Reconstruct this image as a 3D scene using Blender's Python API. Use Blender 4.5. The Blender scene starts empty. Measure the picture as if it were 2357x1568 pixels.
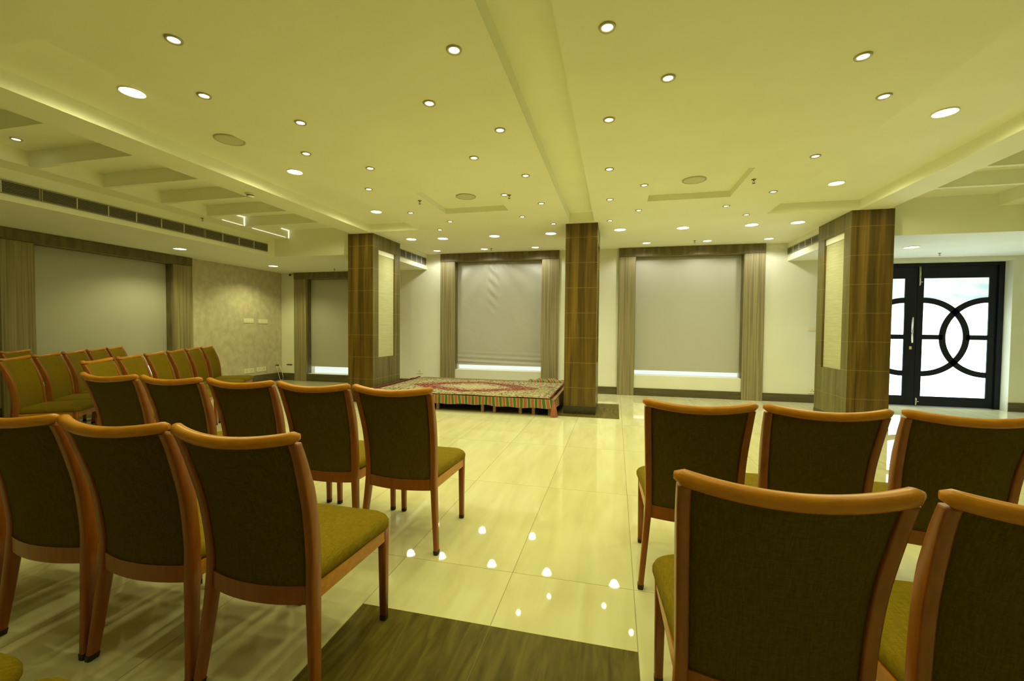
import bpy, math, random
from mathutils import Vector, Matrix
random.seed(7)
COL = bpy.context.scene.collection
PI = math.pi

# ------------------------------------------------------------------ mesh builder
class MB:
    def __init__(self):
        self.v = []; self.f = []; self.m = []; self.s = []
    def face(self, idx, mat=0, smooth=False):
        self.f.append(idx); self.m.append(mat); self.s.append(smooth)
    def box(self, x0, x1, y0, y1, z0, z1, mat=0):
        b = len(self.v)
        self.v += [(x0,y0,z0),(x1,y0,z0),(x1,y1,z0),(x0,y1,z0),(x0,y0,z1),(x1,y0,z1),(x1,y1,z1),(x0,y1,z1)]
        for q in ((0,3,2,1),(4,5,6,7),(0,1,5,4),(1,2,6,5),(2,3,7,6),(3,0,4,7)):
            self.face([b+i for i in q], mat)
        return self
    def bevbox(self, x0, x1, y0, y1, z0, z1, r=0.004, mat=0):
        # box with chamfered edges
        b = len(self.v)
        X=(x0,x1);Y=(y0,y1);Z=(z0,z1);ix={}
        for i in (0,1):
            for j in (0,1):
                for k in (0,1):
                    sx=r if i==0 else -r; sy=r if j==0 else -r; sz=r if k==0 else -r
                    ix[i,j,k,'x']=len(self.v); self.v.append((X[i],Y[j]+sy,Z[k]+sz))
                    ix[i,j,k,'y']=len(self.v); self.v.append((X[i]+sx,Y[j],Z[k]+sz))
                    ix[i,j,k,'z']=len(self.v); self.v.append((X[i]+sx,Y[j]+sy,Z[k]))
        def q(a,flip):
            self.face(a if not flip else a[::-1],mat)
        for i in (0,1):
            q([ix[i,0,0,'x'],ix[i,0,1,'x'],ix[i,1,1,'x'],ix[i,1,0,'x']], i==1)
            q([ix[0,i,0,'y'],ix[1,i,0,'y'],ix[1,i,1,'y'],ix[0,i,1,'y']], i==1)
            q([ix[0,0,i,'z'],ix[0,1,i,'z'],ix[1,1,i,'z'],ix[1,0,i,'z']], i==1)
        for j in (0,1):
            for k in (0,1):
                q([ix[0,j,k,'y'],ix[0,j,k,'z'],ix[1,j,k,'z'],ix[1,j,k,'y']], (j+k)%2==0)
                q([ix[j,0,k,'x'],ix[j,0,k,'z'],ix[j,1,k,'z'],ix[j,1,k,'x']], (j+k)%2==1)
                q([ix[j,k,0,'x'],ix[j,k,0,'y'],ix[j,k,1,'y'],ix[j,k,1,'x']], (j+k)%2==0)
        for i in (0,1):
            for j in (0,1):
                for k in (0,1):
                    q([ix[i,j,k,'x'],ix[i,j,k,'y'],ix[i,j,k,'z']], (i+j+k)%2==1)
        return self
    def rings(self, rings, closed=True, caps=True, mat=0, smooth=True):
        b = len(self.v); n = len(rings[0])
        for r in rings: self.v += [tuple(p) for p in r]
        for a in range(len(rings)-1):
            for i in range(n if closed else n-1):
                j = (i+1) % n
                self.face([b+a*n+i, b+a*n+j, b+(a+1)*n+j, b+(a+1)*n+i], mat, smooth)
        if caps:
            self.face([b+i for i in range(n)][::-1], mat)
            self.face([b+(len(rings)-1)*n+i for i in range(n)], mat)
        return self
    def disc(self, r, z, n=24, up=False, mat=0, cx=0, cy=0):
        b=len(self.v)
        self.v += [(cx+r*math.cos(2*PI*i/n), cy+r*math.sin(2*PI*i/n), z) for i in range(n)]
        ids=[b+i for i in range(n)]
        self.face(ids if up else ids[::-1], mat); return self
    def lathe(self, prof, n=24, mat=0, smooth=True):
        return self.rings([[(r*math.cos(2*PI*i/n), r*math.sin(2*PI*i/n), z) for i in range(n)] for r,z in prof], True, False, mat, smooth)
    def tube(self, path, r, n=8, mat=0):
        rs=[]
        for i,p in enumerate(path):
            p=Vector(p); a=Vector(path[max(0,i-1)]); c=Vector(path[min(len(path)-1,i+1)])
            t=(c-a).normalized(); u=t.cross(Vector((0,0,1)))
            if u.length<.05: u=t.cross(Vector((1,0,0)))
            u.normalize(); w=u.cross(t)
            rs.append([p+(u*math.cos(2*PI*k/n)+w*math.sin(2*PI*k/n))*r for k in range(n)])
        return self.rings(rs,True,True,mat)
    def grid(self, fn, nu, nv, mat=0, smooth=True, flip=False):
        b=len(self.v)
        for j in range(nv+1):
            for i in range(nu+1): self.v.append(tuple(fn(i/nu, j/nv)))
        for j in range(nv):
            for i in range(nu):
                q=[b+j*(nu+1)+i, b+j*(nu+1)+i+1, b+(j+1)*(nu+1)+i+1, b+(j+1)*(nu+1)+i]
                self.face(q[::-1] if flip else q, mat, smooth)
        return self
    def build(self, name, mats, parent=None, loc=None):
        me = bpy.data.meshes.new(name)
        me.from_pydata(self.v, [], self.f)
        if not isinstance(mats,(list,tuple)): mats=[mats]
        for m in mats: me.materials.append(m)
        me.polygons.foreach_set('material_index', self.m)
        me.polygons.foreach_set('use_smooth', self.s)
        me.update()
        o = bpy.data.objects.new(name, me); COL.objects.link(o)
        if parent: o.parent = parent
        if loc: o.location = loc
        return o

def tag(o, label, cat, group=None, kind=None):
    o['label']=label; o['category']=cat
    if group: o['group']=group
    if kind: o['kind']=kind
    return o
def thing(name, label, cat, loc=(0,0,0), rz=0, group=None, kind=None):
    o=bpy.data.objects.new(name,None); COL.objects.link(o); o.empty_display_size=.1
    o.location=loc; o.rotation_euler=(0,0,rz)
    return tag(o,label,cat,group,kind)
def copy_tree(o, parent=None):
    c=o.copy(); COL.objects.link(c)
    if parent: c.parent=parent
    for ch in list(o.children):
        if ch.type!='LIGHT': copy_tree(ch,c)
    return c

# ------------------------------------------------------------------ materials
def mat(name):
    m=bpy.data.materials.new(name); m.use_nodes=True
    nt=m.node_tree; b=nt.nodes['Principled BSDF']
    return m,nt,b
def N(nt,t,**kw):
    n=nt.nodes.new(t)
    for k,v in kw.items():
        if k in n.inputs: n.inputs[k].default_value=v
        else: setattr(n,k,v)
    return n
def ramp(nt, stops, interp='LINEAR'):
    n=nt.nodes.new('ShaderNodeValToRGB'); e=n.color_ramp; e.interpolation=interp
    while len(e.elements)>1: e.elements.remove(e.elements[-1])
    e.elements[0].position=stops[0][0]; e.elements[0].color=(*stops[0][1],1)
    for p,c in stops[1:]:
        x=e.elements.new(p); x.color=(*c,1)
    return n
def coords(nt, scale=(1,1,1), kind='Object', rot=(0,0,0), loc=(0,0,0)):
    tc=nt.nodes.new('ShaderNodeTexCoord'); mp=nt.nodes.new('ShaderNodeMapping')
    mp.inputs['Scale'].default_value=scale; mp.inputs['Rotation'].default_value=rot; mp.inputs['Location'].default_value=loc
    nt.links.new(tc.outputs[kind],mp.inputs['Vector']); return mp.outputs['Vector']
def simple(name, col, rough=.5, metal=0, spec=.5):
    m,nt,b=mat(name); b.inputs['Base Color'].default_value=(*col,1)
    b.inputs['Roughness'].default_value=rough; b.inputs['Metallic'].default_value=metal
    b.inputs['Specular IOR Level'].default_value=spec
    return m
def noisy(name, c1, c2, scale=(1,1,1), nscale=5, detail=4, rough=.5, bump=0, spec=.5, lo=.35, hi=.65, bscale=None, kind='Object'):
    m,nt,b=mat(name); L=nt.links.new
    v=coords(nt,scale,kind)
    n=N(nt,'ShaderNodeTexNoise',Scale=nscale,Detail=detail); L(v,n.inputs['Vector'])
    r=ramp(nt,[(lo,c1),(hi,c2)]); L(n.outputs['Fac'],r.inputs['Fac']); L(r.outputs['Color'],b.inputs['Base Color'])
    b.inputs['Roughness'].default_value=rough; b.inputs['Specular IOR Level'].default_value=spec
    if bump:
        bp=N(nt,'ShaderNodeBump',Strength=bump,Distance=.01); L(n.outputs['Fac'],bp.inputs['Height']); L(bp.outputs['Normal'],b.inputs['Normal'])
    return m
def emit(name,col,strength):
    m,nt,b=mat(name); b.inputs['Base Color'].default_value=(*col,1)
    b.inputs['Emission Color'].default_value=(*col,1); b.inputs['Emission Strength'].default_value=strength
    return m
def math_(nt,op,a,b=None,c=None):
    n=nt.nodes.new('ShaderNodeMath'); n.operation=op
    for i,x in enumerate((a,b,c)):
        if x is None: continue
        if isinstance(x,(int,float)): n.inputs[i].default_value=x
        else: nt.links.new(x,n.inputs[i])
    return n.outputs[0]
def mixc(nt,f,a,b):
    n=nt.nodes.new('ShaderNodeMix'); n.data_type='RGBA'
    for k,x in ((0,f),(6,a),(7,b)):
        if isinstance(x,tuple): n.inputs[k].default_value=(*x,1)
        elif isinstance(x,(int,float)): n.inputs[k].default_value=x
        else: nt.links.new(x,n.inputs[k])
    return n.outputs[2]

M={}
M['ceiling']=noisy('ceiling_paint',(.90,.90,.72),(.93,.93,.75),nscale=2,rough=.75,spec=.15)
M['soffit']=noisy('white_soffit_paint',(.86,.87,.77),(.89,.90,.80),nscale=2,rough=.7,spec=.2)
M['wall']=noisy('wall_paint',(.76,.755,.60),(.79,.785,.63),nscale=2,rough=.7,spec=.2)
M['wallpaper']=noisy('wallpaper',(.50,.445,.30),(.62,.555,.385),scale=(1,1,.8),nscale=9,detail=6,rough=.5,spec=.35)
M['baseboard']=noisy('baseboard_wood',(.075,.062,.022),(.11,.092,.035),scale=(1,1,8),nscale=4,rough=.35)
M['frame_wood']=noisy('grey_olive_laminate',(.20,.165,.075),(.34,.285,.135),scale=(22,22,.35),nscale=2.2,detail=5,rough=.5,spec=.35)
M['header_wood']=noisy('dark_olive_laminate',(.115,.09,.035),(.185,.15,.06),scale=(3,3,.6),nscale=5,detail=5,rough=.5,spec=.35)
def column_wood(name,c1,c2,c3):
    m,nt,b=mat(name); L=nt.links.new
    v=coords(nt,(14,14,.55)); n=N(nt,'ShaderNodeTexNoise',Scale=1.3,Detail=5,Distortion=.6); L(v,n.inputs['Vector'])
    tc=nt.nodes.new('ShaderNodeTexCoord'); sp=nt.nodes.new('ShaderNodeSeparateXYZ'); L(tc.outputs['Object'],sp.inputs[0])
    r=ramp(nt,[(.3,c1),(.5,c2),(.7,c3)]); L(n.outputs['Fac'],r.inputs['Fac'])
    k=math_(nt,'ABSOLUTE',math_(nt,'SUBTRACT',math_(nt,'FRACT',math_(nt,'DIVIDE',math_(nt,'SUBTRACT',sp.outputs['Z'],.022-.1865),.373)),.5))
    g=math_(nt,'LESS_THAN',k,.0065)
    high=math_(nt,'GREATER_THAN',sp.outputs['Z'],.2)
    g=math_(nt,'MULTIPLY',g,high)
    L(mixc(nt,g,r.outputs['Color'],(.30,.20,.055)),b.inputs['Base Color'])
    b.inputs['Roughness'].default_value=.38; b.inputs['Specular IOR Level'].default_value=.4
    return m
M['col_front']=column_wood('walnut_tile',(.060,.034,.004),(.125,.075,.011),(.20,.125,.022))
M['col_side']=column_wood('olive_wood_tile',(.085,.07,.014),(.14,.118,.028),(.20,.17,.048))  # same wood; light and gloss on the side faces put into the colour
M['granite']=noisy('dark_skirting',(.035,.03,.012),(.055,.048,.02),nscale=30,rough=.3)
M['inset']=noisy('cream_grass_cloth',(.44,.425,.22),(.51,.49,.265),scale=(1,2,60),nscale=2,rough=.85,spec=.1,bump=.15)
# floor
def floor_mat():
    m,nt,b=mat('polished_cream_tile'); L=nt.links.new
    tc=nt.nodes.new('ShaderNodeTexCoord'); sp=nt.nodes.new('ShaderNodeSeparateXYZ'); L(tc.outputs['Object'],sp.inputs[0])
    X,Y=sp.outputs['X'],sp.outputs['Y']
    tx=math_(nt,'DIVIDE',math_(nt,'ADD',X,.503),.611); ty=math_(nt,'DIVIDE',math_(nt,'SUBTRACT',Y,2.163),1.243)
    dx=math_(nt,'MULTIPLY',math_(nt,'SUBTRACT',.5,math_(nt,'ABSOLUTE',math_(nt,'SUBTRACT',math_(nt,'FRACT',tx),.5))),.611)
    dy=math_(nt,'MULTIPLY',math_(nt,'SUBTRACT',.5,math_(nt,'ABSOLUTE',math_(nt,'SUBTRACT',math_(nt,'FRACT',ty),.5))),1.243)
    joint=math_(nt,'LESS_THAN',math_(nt,'MINIMUM',dx,dy),.0016)
    # per tile tint
    cb=nt.nodes.new('ShaderNodeCombineXYZ'); L(math_(nt,'FLOOR',tx),cb.inputs[0]); L(math_(nt,'FLOOR',ty),cb.inputs[1])
    wn=N(nt,'ShaderNodeTexWhiteNoise'); L(cb.outputs[0],wn.inputs['Vector'])
    off=nt.nodes.new('ShaderNodeVectorMath'); off.operation='MULTIPLY_ADD'
    L(wn.outputs['Color'],off.inputs[0]); off.inputs[1].default_value=(7,7,7); L(tc.outputs['Object'],off.inputs[2])
    mp=nt.nodes.new('ShaderNodeMapping'); mp.inputs['Scale'].default_value=(5,.8,1); L(off.outputs[0],mp.inputs['Vector'])
    n=N(nt,'ShaderNodeTexNoise',Scale=1.6,Detail=6,Distortion=.5); L(mp.outputs[0],n.inputs['Vector'])
    r=ramp(nt,[(.3,(.62,.58,.325)),(.5,(.69,.65,.385)),(.72,(.74,.71,.46))]); L(n.outputs['Fac'],r.inputs['Fac'])
    # dark wood-look inlay tiles
    mp2=nt.nodes.new('ShaderNodeMapping'); mp2.inputs['Scale'].default_value=(9,1.2,1); L(off.outputs[0],mp2.inputs['Vector'])
    n2=N(nt,'ShaderNodeTexNoise',Scale=2.2,Detail=7,Distortion=1.2); L(mp2.outputs[0],n2.inputs['Vector'])
    r2=ramp(nt,[(.32,(.075,.056,.008)),(.5,(.115,.089,.014)),(.7,(.16,.127,.022))]); L(n2.outputs['Fac'],r2.inputs['Fac'])
    def rect(x0,x1,y0,y1):
        a=math_(nt,'MULTIPLY',math_(nt,'GREATER_THAN',X,x0),math_(nt,'LESS_THAN',X,x1))
        c=math_(nt,'MULTIPLY',math_(nt,'GREATER_THAN',Y,y0),math_(nt,'LESS_THAN',Y,y1))
        return math_(nt,'MULTIPLY',a,c)
    ink=math_(nt,'MAXIMUM',rect(-1.114,.108,.5,1.745),rect(-1.114,.075,6.26,7.51))
    c=mixc(nt,ink,r.outputs['Color'],r2.outputs['Color'])
    c=mixc(nt,math_(nt,'MULTIPLY',joint,.75),c,(.20,.16,.06))
    L(c,b.inputs['Base Color'])
    L(math_(nt,'ADD',math_(nt,'MULTIPLY',ink,.45),.022),b.inputs['Roughness'])
    L(math_(nt,'SUBTRACT',.45,math_(nt,'MULTIPLY',ink,.35)),b.inputs['Specular IOR Level'])
    return m
M['floor']=floor_mat()
M['pane']=emit('daylight_glass',(.84,.93,1.0),.62)
def door_glass():
    m,nt,b=mat('frosted_door_glass'); L=nt.links.new
    v=coords(nt,(1.2,1,3.0)); n=N(nt,'ShaderNodeTexNoise',Scale=2.2,Detail=3); L(v,n.inputs['Vector'])
    tc=nt.nodes.new('ShaderNodeTexCoord'); sp=nt.nodes.new('ShaderNodeSeparateXYZ'); L(tc.outputs['Object'],sp.inputs[0])
    up=nt.nodes.new('ShaderNodeMapRange'); up.inputs[1].default_value=1.5; up.inputs[2].default_value=1.85; L(sp.outputs['Z'],up.inputs[0])
    r=ramp(nt,[(.35,(.55,.74,.85)),(.62,(.93,.98,1.0))]); L(n.outputs['Fac'],r.inputs['Fac'])
    c=mixc(nt,up.outputs[0],(.74,.91,1.0),r.outputs['Color'])
    L(c,b.inputs['Base Color']); L(c,b.inputs['Emission Color'])
    st=math_(nt,'SUBTRACT',5.8,math_(nt,'MULTIPLY',up.outputs[0],5.0)); L(st,b.inputs['Emission Strength'])
    b.inputs['Roughness'].default_value=.25
    return m
M['door_glass']=door_glass()
M['espresso']=noisy('espresso_wood',(.006,.007,.013),(.010,.011,.018),scale=(1,1,.2),nscale=12,rough=.42,spec=.22)  # base colour tinted blue for the daylight flare across the door
M['chrome']=simple('brushed_steel',(.75,.72,.62),.25,1)
def blind_mat(name,wr,sc):
    m,nt,b=mat(name); L=nt.links.new
    v=coords(nt,(1,1,1),rot=(0,.6,0)); n=N(nt,'ShaderNodeTexNoise',Scale=sc,Detail=2,Distortion=1.0); L(v,n.inputs['Vector'])
    v2=coords(nt,(400,400,400)); n2=N(nt,'ShaderNodeTexNoise',Scale=1,Detail=1); L(v2,n2.inputs['Vector'])
    b.inputs['Base Color'].default_value=(.47,.455,.37,1); b.inputs['Roughness'].default_value=.42; b.inputs['Specular IOR Level'].default_value=.35
    b.inputs['Sheen Weight'].default_value=.1
    bp=N(nt,'ShaderNodeBump',Strength=wr,Distance=.03); L(n.outputs['Fac'],bp.inputs['Height'])
    bp2=N(nt,'ShaderNodeBump',Strength=.08,Distance=.002); L(n2.outputs['Fac'],bp2.inputs['Height']); L(bp.outputs['Normal'],bp2.inputs['Normal'])
    L(bp2.outputs['Normal'],b.inputs['Normal'])
    return m
M['blind']=blind_mat('grey_blind_fabric',.05,3)
M['blind_wrinkled']=blind_mat('creased_grey_blind_fabric',.45,1.9)
# chairs
def chair_wood():
    m,nt,b=mat('orange_beech_wood'); L=nt.links.new
    v=coords(nt,(6,20,20)); n=N(nt,'ShaderNodeTexNoise',Scale=2,Detail=5,Distortion=.4); L(v,n.inputs['Vector'])
    r=ramp(nt,[(.3,(.46,.165,.008)),(.7,(.60,.25,.013))]); L(n.outputs['Fac'],r.inputs['Fac']); L(r.outputs['Color'],b.inputs['Base Color'])
    b.inputs['Roughness'].default_value=.32; b.inputs['Specular IOR Level'].default_value=.4
    return m
M['chair_wood']=chair_wood()
def post_wood():
    m,nt,b=mat('red_brown_chair_wood'); L=nt.links.new
    v=coords(nt,(30,30,3)); n=N(nt,'ShaderNodeTexNoise',Scale=2,Detail=5,Distortion=.4); L(v,n.inputs['Vector'])
    r=ramp(nt,[(.3,(.25,.070,.004)),(.7,(.33,.10,.007))]); L(n.outputs['Fac'],r.inputs['Fac']); L(r.outputs['Color'],b.inputs['Base Color'])
    b.inputs['Roughness'].default_value=.33; b.inputs['Specular IOR Level'].default_value=.5
    return m
M['post_wood']=post_wood()
def fabric(name,c1,c2):
    m,nt,b=mat(name); L=nt.links.new
    tc=nt.nodes.new('ShaderNodeTexCoord')
    outs=[]
    for s in ((300,30,30),(30,300,300)):
        mp=nt.nodes.new('ShaderNodeMapping'); mp.inputs['Scale'].default_value=s; L(tc.outputs['Object'],mp.inputs['Vector'])
        n=N(nt,'ShaderNodeTexNoise',Scale=1,Detail=2); L(mp.outputs[0],n.inputs['Vector']); outs.append(n.outputs['Fac'])
    f=math_(nt,'MULTIPLY',math_(nt,'ADD',outs[0],outs[1]),.5)
    r=ramp(nt,[(.36,c1),(.64,c2)]); L(f,r.inputs['Fac']); L(r.outputs['Color'],b.inputs['Base Color'])
    b.inputs['Roughness'].default_value=.9; b.inputs['Specular IOR Level'].default_value=.12
    bp=N(nt,'ShaderNodeBump',Strength=.25,Distance=.002); L(f,bp.inputs['Height']); L(bp.outputs['Normal'],b.inputs['Normal'])
    return m
M['olive']=fabric('olive_fabric',(.165,.108,.003),(.24,.165,.006))
M['olive_back']=fabric('dark_olive_fabric',(.075,.052,.002),(.115,.082,.004))  # same olive fabric, darkened in colour for the shade on chair backs
M['rubber']=simple('dark_foot',(.02,.015,.01),.6)
M['white_trim']=simple('cream_white_trim',(.78,.74,.52),.4)
M['plastic']=simple('ivory_plastic',(.80,.76,.55),.35)
M['plastic_dark']=simple('dark_slot',(.05,.045,.03),.5)
M['black']=simple('black_plastic',(.01,.01,.01),.3)
M['vent_dark']=simple('vent_interior',(.006,.006,.004),.9,0,.1)
M['louver']=simple('grey_louver_metal',(.30,.28,.20),.5,0)
M['brass']=simple('dull_brass',(.25,.2,.08),.35,.9)
M['lens_warm']=emit('warm_lamp_lens',(1.0,.93,.70),14)
M['lens_big']=emit('cream_lamp_lens',(1.0,.95,.72),9)
M['lens_white']=emit('white_lamp_lens',(1.0,.98,.90),9)
M['led']=emit('white_led_line',(1.0,1.0,.90),.95)  # emissive stand-in for light leaking at the coffer gaps
M['grille_cloth']=simple('speaker_mesh',(.66,.63,.44),.7)
M['ring']=simple('satin_trim_ring',(.50,.47,.30),.35,.4)

# ------------------------------------------------------------------ shell
XL,XR,YB,YF=-7.68,7.2,8.65,-3.2
Z0,ZH,Z1=2.84,2.965,2.52
# ---- ceiling as stepped surface
def ceil_h(x,y):
    z=Z0
    if y>6.6 and (x<-3.97 or x>2.97): return Z1
    if x<-6.0 or x>4.89: return Z1
    if -.677<x<-.322 and y<6.36: return ZH
    if -3.97<x<-3.08 and 1.73<y<6.41: return ZH
    if 1.945<x<3.02 and 1.73<y<6.45: return ZH
    if .355<x<1.282 and 4.60<y<5.545: return Z0+.07
    if -2.29<x<-1.404 and 4.65<y<5.59: return Z0+.07
    if (-5.70<x<-4.355 or 3.365<x<4.56) and y<6.6:
        if y>5.705: return 2.99
        if y<-2.7: return Z0
        k=(y-5.065)/.64; k-=math.floor(k)
        return 2.99 if k*.64<.59 else Z0
    return z
xs={XL-.3,XR+.3,-6.0,-5.70,-4.355,-3.97,-3.08,-2.29,-1.404,-.677,-.322,.355,1.282,1.945,2.97,3.02,3.365,4.56,4.89}
ys={YF-.3,YB+.3,1.73,4.60,4.65,5.545,5.59,5.705,6.36,6.41,6.45,6.6,-2.7}
for k in range(-13,2):
    for e in (0,.59):
        y=5.065+.64*k+e
        if -2.7<y<5.71: ys.add(y)
xs=sorted(xs); ys=sorted(ys)
def merge(a):
    o=[a[0]]
    for v in a[1:]:
        if v-o[-1]>1e-5: o.append(v)
    return o
xs=merge(xs); ys=merge(ys)
mb=MB(); H={}
for i in range(len(xs)-1):
    for j in range(len(ys)-1):
        H[i,j]=ceil_h((xs[i]+xs[i+1])/2,(ys[j]+ys[j+1])/2)
def quad(mb,pts,mat=0):
    b=len(mb.v); mb.v+=pts; mb.face([b,b+1,b+2,b+3],mat)
for (i,j),z in H.items():
    x0,x1,y0,y1=xs[i],xs[i+1],ys[j],ys[j+1]
    quad(mb,[(x0,y0,z),(x0,y1,z),(x1,y1,z),(x1,y0,z)],1 if z==Z1 else 0)
    r=H.get((i+1,j))
    if r is not None and abs(r-z)>1e-6:
        q=[(x1,y0,z),(x1,y1,z),(x1,y1,r),(x1,y0,r)]
        quad(mb,q if r>z else q[::-1])
    u=H.get((i,j+1))
    if u is not None and abs(u-z)>1e-6:
        q=[(x0,y1,z),(x0,y1,u),(x1,y1,u),(x1,y1,z)]
        quad(mb,q if u>z else q[::-1])
# roof slab above, closing the room
mb.box(XL-.3,XR+.3,YF-.3,YB+.3,3.05,3.15)
tag(mb.build('ceiling',[M['ceiling'],M['soffit']]),'cream plaster false ceiling with recessed channel, trays and coffers','ceiling',kind='structure')
mb=MB(); mb.box(XL-.3,XR+.3,YF-.3,YB+.6,-.12,0)
tag(mb.build('floor',M['floor']),'polished cream tiled floor with dark wood-look inlays','floor',kind='structure')

# ---- walls with openings. map (u, d, z): u along wall, d depth outward
def wall(name,label,u0,u1,z0,z1,holes,tf,material,thick=.28):
    us=sorted({u0,u1}|{h[0] for h in holes}|{h[1] for h in holes}); zs=sorted({z0,z1}|{h[2] for h in holes}|{h[3] for h in holes})
    inh=lambda u,z:any(h[0]<u<h[1] and h[2]<z<h[3] for h in holes)
    mb=MB(); S={}
    for i in range(len(us)-1):
        for j in range(len(zs)-1): S[i,j]=not inh((us[i]+us[i+1])/2,(zs[j]+zs[j+1])/2)
    def q(p): quad(mb,[tf(*a) for a in p])
    for (i,j),s in S.items():
        if not s: continue
        a,b,c,d=us[i],us[i+1],zs[j],zs[j+1]
        q([(a,0,c),(b,0,c),(b,0,d),(a,0,d)]); q([(b,thick,c),(a,thick,c),(a,thick,d),(b,thick,d)])
        if not S.get((i+1,j),False): q([(b,0,c),(b,thick,c),(b,thick,d),(b,0,d)])
        if not S.get((i-1,j),False): q([(a,thick,c),(a,0,c),(a,0,d),(a,thick,d)])
        if not S.get((i,j+1),False): q([(a,0,d),(b,0,d),(b,thick,d),(a,thick,d)])
        if not S.get((i,j-1),False): q([(a,thick,c),(b,thick,c),(b,0,c),(a,0,c)])
    return tag(mb.build(name,material),label,'wall',kind='structure')
tb=lambda u,d,z:(u,YB+d,z)
tl=lambda u,d,z:(XL-d,u,z)
tr=lambda u,d,z:(XR+d,-u,z)
tf_=lambda u,d,z:(-u,YF-d,z)
DX0,DX1,DZ=3.84,6.215,2.45
wall('wall_back','cream painted wall behind the stage with window and door openings',XL-.28,XR+.28,0,2.95,
     [(-6.975,-5.20,.17,2.37),(-3.318,-1.455,.387,2.668),(.36,2.255,.387,2.668),(DX0,DX1,-.01,DZ)],tb,M['wall'])
wall('wall_left','mottled beige papered wall with a wide window',YF-.28,YB,0,2.95,[(4.18,6.06,.42,2.365)],tl,M['wallpaper'])
wall('wall_right','cream wall on the right side of the hall',-YB,-YF+.28,0,2.95,[],tr,M['wall'])
wall('wall_front','cream wall at the rear of the hall',-XR-.28,-XL+.28,0,2.95,[],tf_,M['wall'])

# ---- baseboards
def baseboard(name,label,x0,x1,y0,y1,h):
    mb=MB(); mb.bevbox(x0,x1,y0,y1,0,h,.003)
    tag(mb.build(name,M['baseboard']),label,'baseboard',kind='structure')
mb=MB()
for a,b in ((XL+.02,-7.30),(-6.99,-5.2),(-4.87,-3.646),(-3.326,-1.453),(-1.107,.043),(.365,2.262),(2.606,DX0-.0),(DX1,XR)):
    mb.box(a,b,YB-.018,YB+.002,0,.145 if a>-5 else .168)
tag(mb.build('baseboard_back',M['baseboard']),'dark olive baseboard along the stage wall','baseboard',kind='structure')
mb=MB(); mb.box(XL-.002,XL+.018,YF,3.84,0,.185); mb.box(XL-.002,XL+.018,4.18,6.06,0,.185); mb.box(XL-.002,XL+.018,6.41,YB-.02,0,.185)
tag(mb.build('baseboard_left',M['baseboard']),'dark baseboard along the papered left wall','baseboard',kind='structure')
mb=MB(); mb.box(XR-.018,XR+.002,YF,YB-.02,0,.145)
tag(mb.build('baseboard_right',M['baseboard']),'dark baseboard along the right wall','baseboard',kind='structure')
# thin white line above left baseboard
# ---- windows: architrave, pane, sill
def window(name,label,u0,ua,ub,u1,ztop,zh,zs,tf,front=.045):
    w=thing(name,label,'window',kind='structure')
    def bx(nm,m,a,b,c,d,z0,z1):
        p=[tf(a,c,z0),tf(b,d,z1)]
        x=sorted((p[0][0],p[1][0])); y=sorted((p[0][1],p[1][1]))
        mb=MB(); mb.bevbox(x[0],x[1],y[0],y[1],z0,z1,.003); return mb.build(nm,m,w)
    bx('window_post',M['frame_wood'],u0,ua,-front,.004,0,zh); bx('window_post',M['frame_wood'],ub,u1,-front,.004,0,zh)
    bx('window_header',M['header_wood'],u0,u1,-front-.006,.004,zh+.004,ztop)
    bx('window_reveal',M['header_wood'],ua-.002,ua+.006,.0,.13,zs,zh); bx('window_reveal',M['header_wood'],ub-.006,ub+.002,.0,.13,zs,zh)
    bx('window_reveal',M['header_wood'],ua+.006,ub-.006,.0,.13,zh-.006,zh+.003)
    bx('window_pane',M['pane'],ua,ub,.255,.275,zs,zh)
    bx('window_sill',M['white_trim'],ua,ub,.002,.25,zs-.012,zs+.004)
    return w
window('window_1','wood framed window beside the left column with a lowered blind',-7.30,-6.975,-5.20,-4.87,2.515,2.37,.17,tb)
window('window_2','wood framed window behind the stage',-3.644,-3.318,-1.455,-1.109,2.838,2.668,.387,tb)
window('window_3','wood framed window right of the middle column',.045,.360,2.255,2.604,2.838,2.668,.387,tb)
window('window_4','wide wood framed window on the papered left wall',3.84,4.18,6.06,6.41,2.515,2.365,.42,tl)
def blind(label,u0,u1,d,z0,z1,tf,m,wr=0,seed=0):
    t=thing('roller_blind',label,'blind',tf((u0+u1)/2,d,z0),group='grey roller blinds')
    o=Vector(tf((u0+u1)/2,d,z0)); rnd=random.Random(seed)
    def fn(a,b):
        u=u0+(u1-u0)*a; z=z0+(z1-z0)*b
        if wr:
            uu=u+2.52; ang=math.atan2(uu,2.95-z); rr=math.hypot(uu,2.95-z)
            k=wr*.55*math.sin(ang*17+.6*math.sin(z*5))*min(1,rr/.8)*math.exp(-max(0,rr-1.1)/.7)
            k+=wr*.9*math.exp(-(uu/.10)**2)*math.sin(z*27+uu*25)*max(0,min(1,(z-1.5)/.7))
            k+=wr*.45*math.sin(z*62+u*1.5)*max(0,1-(z-z0)/.30)
            k+=wr*.4*math.sin(u*3.1-z*2.3)
        else: k=0
        return Vector(tf(u,d+k,z))-o
    MB().grid(fn,110 if wr else 30,170 if wr else 60,flip=(tf is tl and False)).build('blind_fabric',m,t)
    p0=Vector(tf(u0,d-.012,z0-.02))-o; p1=Vector(tf(u1,d+.012,z0+.012))-o
    x=sorted((p0[0],p1[0])); y=sorted((p0[1],p1[1]))
    MB().bevbox(x[0],x[1],y[0],y[1],-.02,.012,.003).build('bottom_bar',M['blind'],t)
    return t
blind('grey roller blind left of the left wooden column, hanging nearly to the floor',-6.975,-5.20,.125,.355,2.368,tb,M['blind'])
blind('creased grey roller blind behind the rug-covered stage',-3.318,-1.455,.125,.505,2.667,tb,M['blind_wrinkled'],.016,3)
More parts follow.
